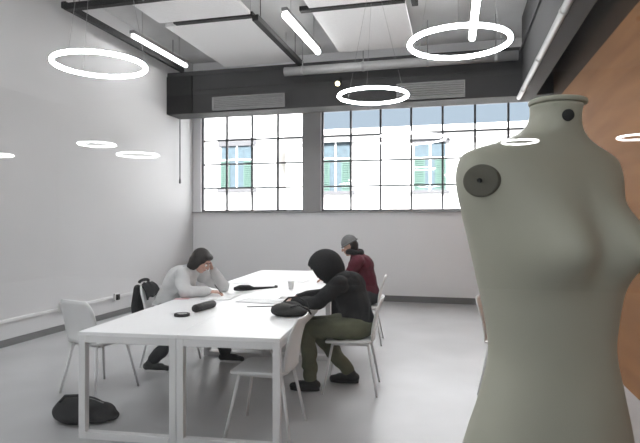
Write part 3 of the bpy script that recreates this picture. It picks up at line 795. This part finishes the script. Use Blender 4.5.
for s in (-1, 1):
    bm = B(); n = 32
    c = Vector(((.132 if s > 0 else -.205), -.034, 1.574)); nx = Vector((s, -.66, .0)).normalized(); ux = Vector((0, 1, 0)); ux = (ux - nx * ux.dot(nx)).normalized(); vx = nx.cross(ux)
    el = [ux * .034 * math.cos(2 * PI * k / n) + vx * .031 * math.sin(2 * PI * k / n) for k in range(n)]
    lo = [bm.verts.new(c + e - nx * .02) for e in el]; hi = [bm.verts.new(c + e * .96 + nx * .001) for e in el]
    bm.faces.new(lo); bm.faces.new(hi)
    for k in range(n): bm.faces.new((lo[k], lo[(k + 1) % n], hi[(k + 1) % n], hi[k]))
    so = obj('arm_socket', bm, 'mannsock', mq, bev=.003)
    bm = B(); tube(bm, [c + nx * .002, c + nx * .007], .004, 14); obj('socket_pin', bm, 'darker', so, True)
bm = B(); tube(bm, [(-.008, -.042, 1.704), (-.014, -.057, 1.704)], [.013, .011], 20); obj('neck_screw', bm, 'darker', mq, True)
bm = B(); tube(bm, [(0, .01, .03), (0, .01, .80)], .016, 16); obj('stand_pole', bm, 'pipe', mq, True)
bm = B(); tube(bm, [(0, .01, 0), (0, .01, .012), (0, .01, .03)], [.17, .17, .03], 40); obj('stand_base', bm, 'grey', mq)

# ---------------------------------------------------------------- outside
bm = B(); box(bm, -40, 30, YF + .6, 60, -3.2, -3.0); struct(obj('street_ground', bm, 'asphalt'), 'street outside the windows', 'ground')
def facade(name, lab, x0, x1, y, ztop, wins, wall_m):
    t = thing(name, lab, 'building', ((x0 + x1) / 2, y, -3.0)); cx = (x0 + x1) / 2
    bm = B(); box(bm, x0 - cx, x1 - cx, 0, 8, 0, ztop + 3); obj('wall', bm, wall_m, t)
    bm = B(); box(bm, x0 - cx - .3, x1 - cx + .3, -.45, 8.3, ztop + 3, ztop + 3.22); box(bm, x0 - cx - .1, x1 - cx + .1, -.2, 0, ztop + 2.75, ztop + 3); obj('cornice', bm, wall_m, t)
    for (wx, z0, z1, w) in wins:
        a = wx - cx; z0 += 3; z1 += 3
        bm = B(); box(bm, a - w / 2 - .14, a + w / 2 + .14, -.10, 0, z1, z1 + .32); box(bm, a - w / 2 - .16, a + w / 2 + .16, -.16, 0, z0 - .12, z0)
        f = obj('window_surround', bm, 'stone', t)
        bm = B(); box(bm, a - w / 2, a + w / 2, -.035, -.005, z0, z1); obj('window_pane', bm, 'extglass', f)
        bm = B(); box(bm, a - .035, a + .035, -.06, -.035, z0, z1); box(bm, a - w / 2, a + w / 2, -.06, -.035, (z0 + z1) / 2 + .3, (z0 + z1) / 2 + .36); obj('window_bars', bm, wall_m, f)
        for s in (-1, 1):
            bm = B(); e0 = a + s * (w / 2 + .02); e1 = a + s * (w / 2 - .40); xa, xb = min(e0, e1), max(e0, e1)
            zc = z0 + (z1 - z0) * .66
            n = 14
            for k in range(n):
                q0 = z0 + (zc - z0) * k / n; box(bm, xa + .04, xb - .04, -.10, -.065, q0, q0 + (zc - z0) / n * .7)
            box(bm, xa, xa + .04, -.105, -.06, z0, zc); box(bm, xb - .04, xb, -.105, -.06, z0, zc)
            obj('shutter', bm, 'shutter', f)
    return t
facade('apartment_building', 'lower white apartment building with green shutters seen through the right window', -6.9, 9, 21.5, 5.0,
       [(-4.75, 2.75, 4.75, 1.3), (-.95, 2.75, 4.6, 1.2), (3.1, 2.75, 4.6, 1.2)], 'facade')
facade('apartment_building', 'taller white apartment building seen through the left window', -17, -7.35, 21.5, 8.0,
       [(-9.1, 2.9, 4.75, 1.45), (-13.3, 2.9, 4.75, 1.45)], 'facade')

# ------------------------------------------------------------------ lights
w = bpy.data.worlds.new('sky'); SC.world = w; w.use_nodes = True
nt = w.node_tree; bg = nt.nodes['Background']
# blue strip low over the roofs, bright white cloud cover higher up
tc = nt.nodes.new('ShaderNodeTexCoord'); sp = nt.nodes.new('ShaderNodeSeparateXYZ'); nz = nt.nodes.new('ShaderNodeTexNoise'); nz.inputs['Scale'].default_value = 4
ad = nt.nodes.new('ShaderNodeMath'); ad.operation = 'MULTIPLY_ADD'; ad.inputs[1].default_value = .08
rp = nt.nodes.new('ShaderNodeValToRGB'); e = rp.color_ramp.elements
e[0].position = .28; e[0].color = (.105, .13, .155, 1); e[1].position = .38; e[1].color = (1, 1, 1, 1)
nt.links.new(tc.outputs['Generated'], sp.inputs[0]); nt.links.new(tc.outputs['Generated'], nz.inputs['Vector'])
nt.links.new(nz.outputs['Fac'], ad.inputs[0]); nt.links.new(sp.outputs['Z'], ad.inputs[2])
nt.links.new(ad.outputs[0], rp.inputs['Fac']); nt.links.new(rp.outputs['Color'], bg.inputs['Color'])
bg.inputs['Strength'].default_value = 1.0
rp.color_ramp.elements[1].color = (1.7, 1.72, 1.75, 1)
sun = bpy.data.lights.new('sun', 'SUN'); sun.energy = 4.3; sun.angle = math.radians(1.5)
so = bpy.data.objects.new('sun', sun); COL.objects.link(so); so.rotation_euler = (math.radians(48), 0, math.radians(12))
so.location = (0, -5, 20)

# unseen ring lights added as fill over the near part of the room
for x, y, lab in ((-3.6, 1.5, 'added fill ring light, unseen, above the near left of the room'), (-2.0, 1.1, 'added fill ring light, unseen, above the room side of the glazed partition')):
    ring_light(Vector((x, y, 2.85)), lab, R=.38)
# pendants of the corridor behind the photographer; the partition mirrors them
for px, py, D, R_, lab in ((97, 144.5, 9.3, .30, 'small ring pendant in the corridor, second from its left wall'),
                           (138, 155, 10.7, .40, 'ring pendant in the corridor, third from its left wall'),
                           (-4, 155, 10.7, .30, 'ring pendant in the corridor nearest its left wall'),
                           (408, 139, 8.7, .60, 'large ring pendant in the middle of the corridor'),
                           (520, 142, 8.9, .28, 'small ring pendant in the corridor, second from its right wall'),
                           (640, 137, 8.5, .32, 'ring pendant in the corridor nearest its right wall')):
    v = PD(px, py, D); ring_light(Vector((v.x, 2 * YG - v.y, v.z)), lab, R=R_, group='corridor ring pendants')
for x, lab in ((-2.9, 'added fill ring light, unseen, over the left of the photographer'), (-1.0, 'added fill ring light, unseen, over the photographer'), (1.2, 'added fill ring light, unseen, over the right of the photographer')):  # extra rings out of view, added to brighten the foreground
    ring_light(Vector((x, -.8, 2.85)), lab, R=.38, group='corridor ring pendants')

SC.view_settings.view_transform = 'Standard'; SC.view_settings.look = 'None'
SC.view_settings.gamma = 1.0; SC.view_settings.use_curve_mapping = False
SC.view_settings.exposure = 2.4
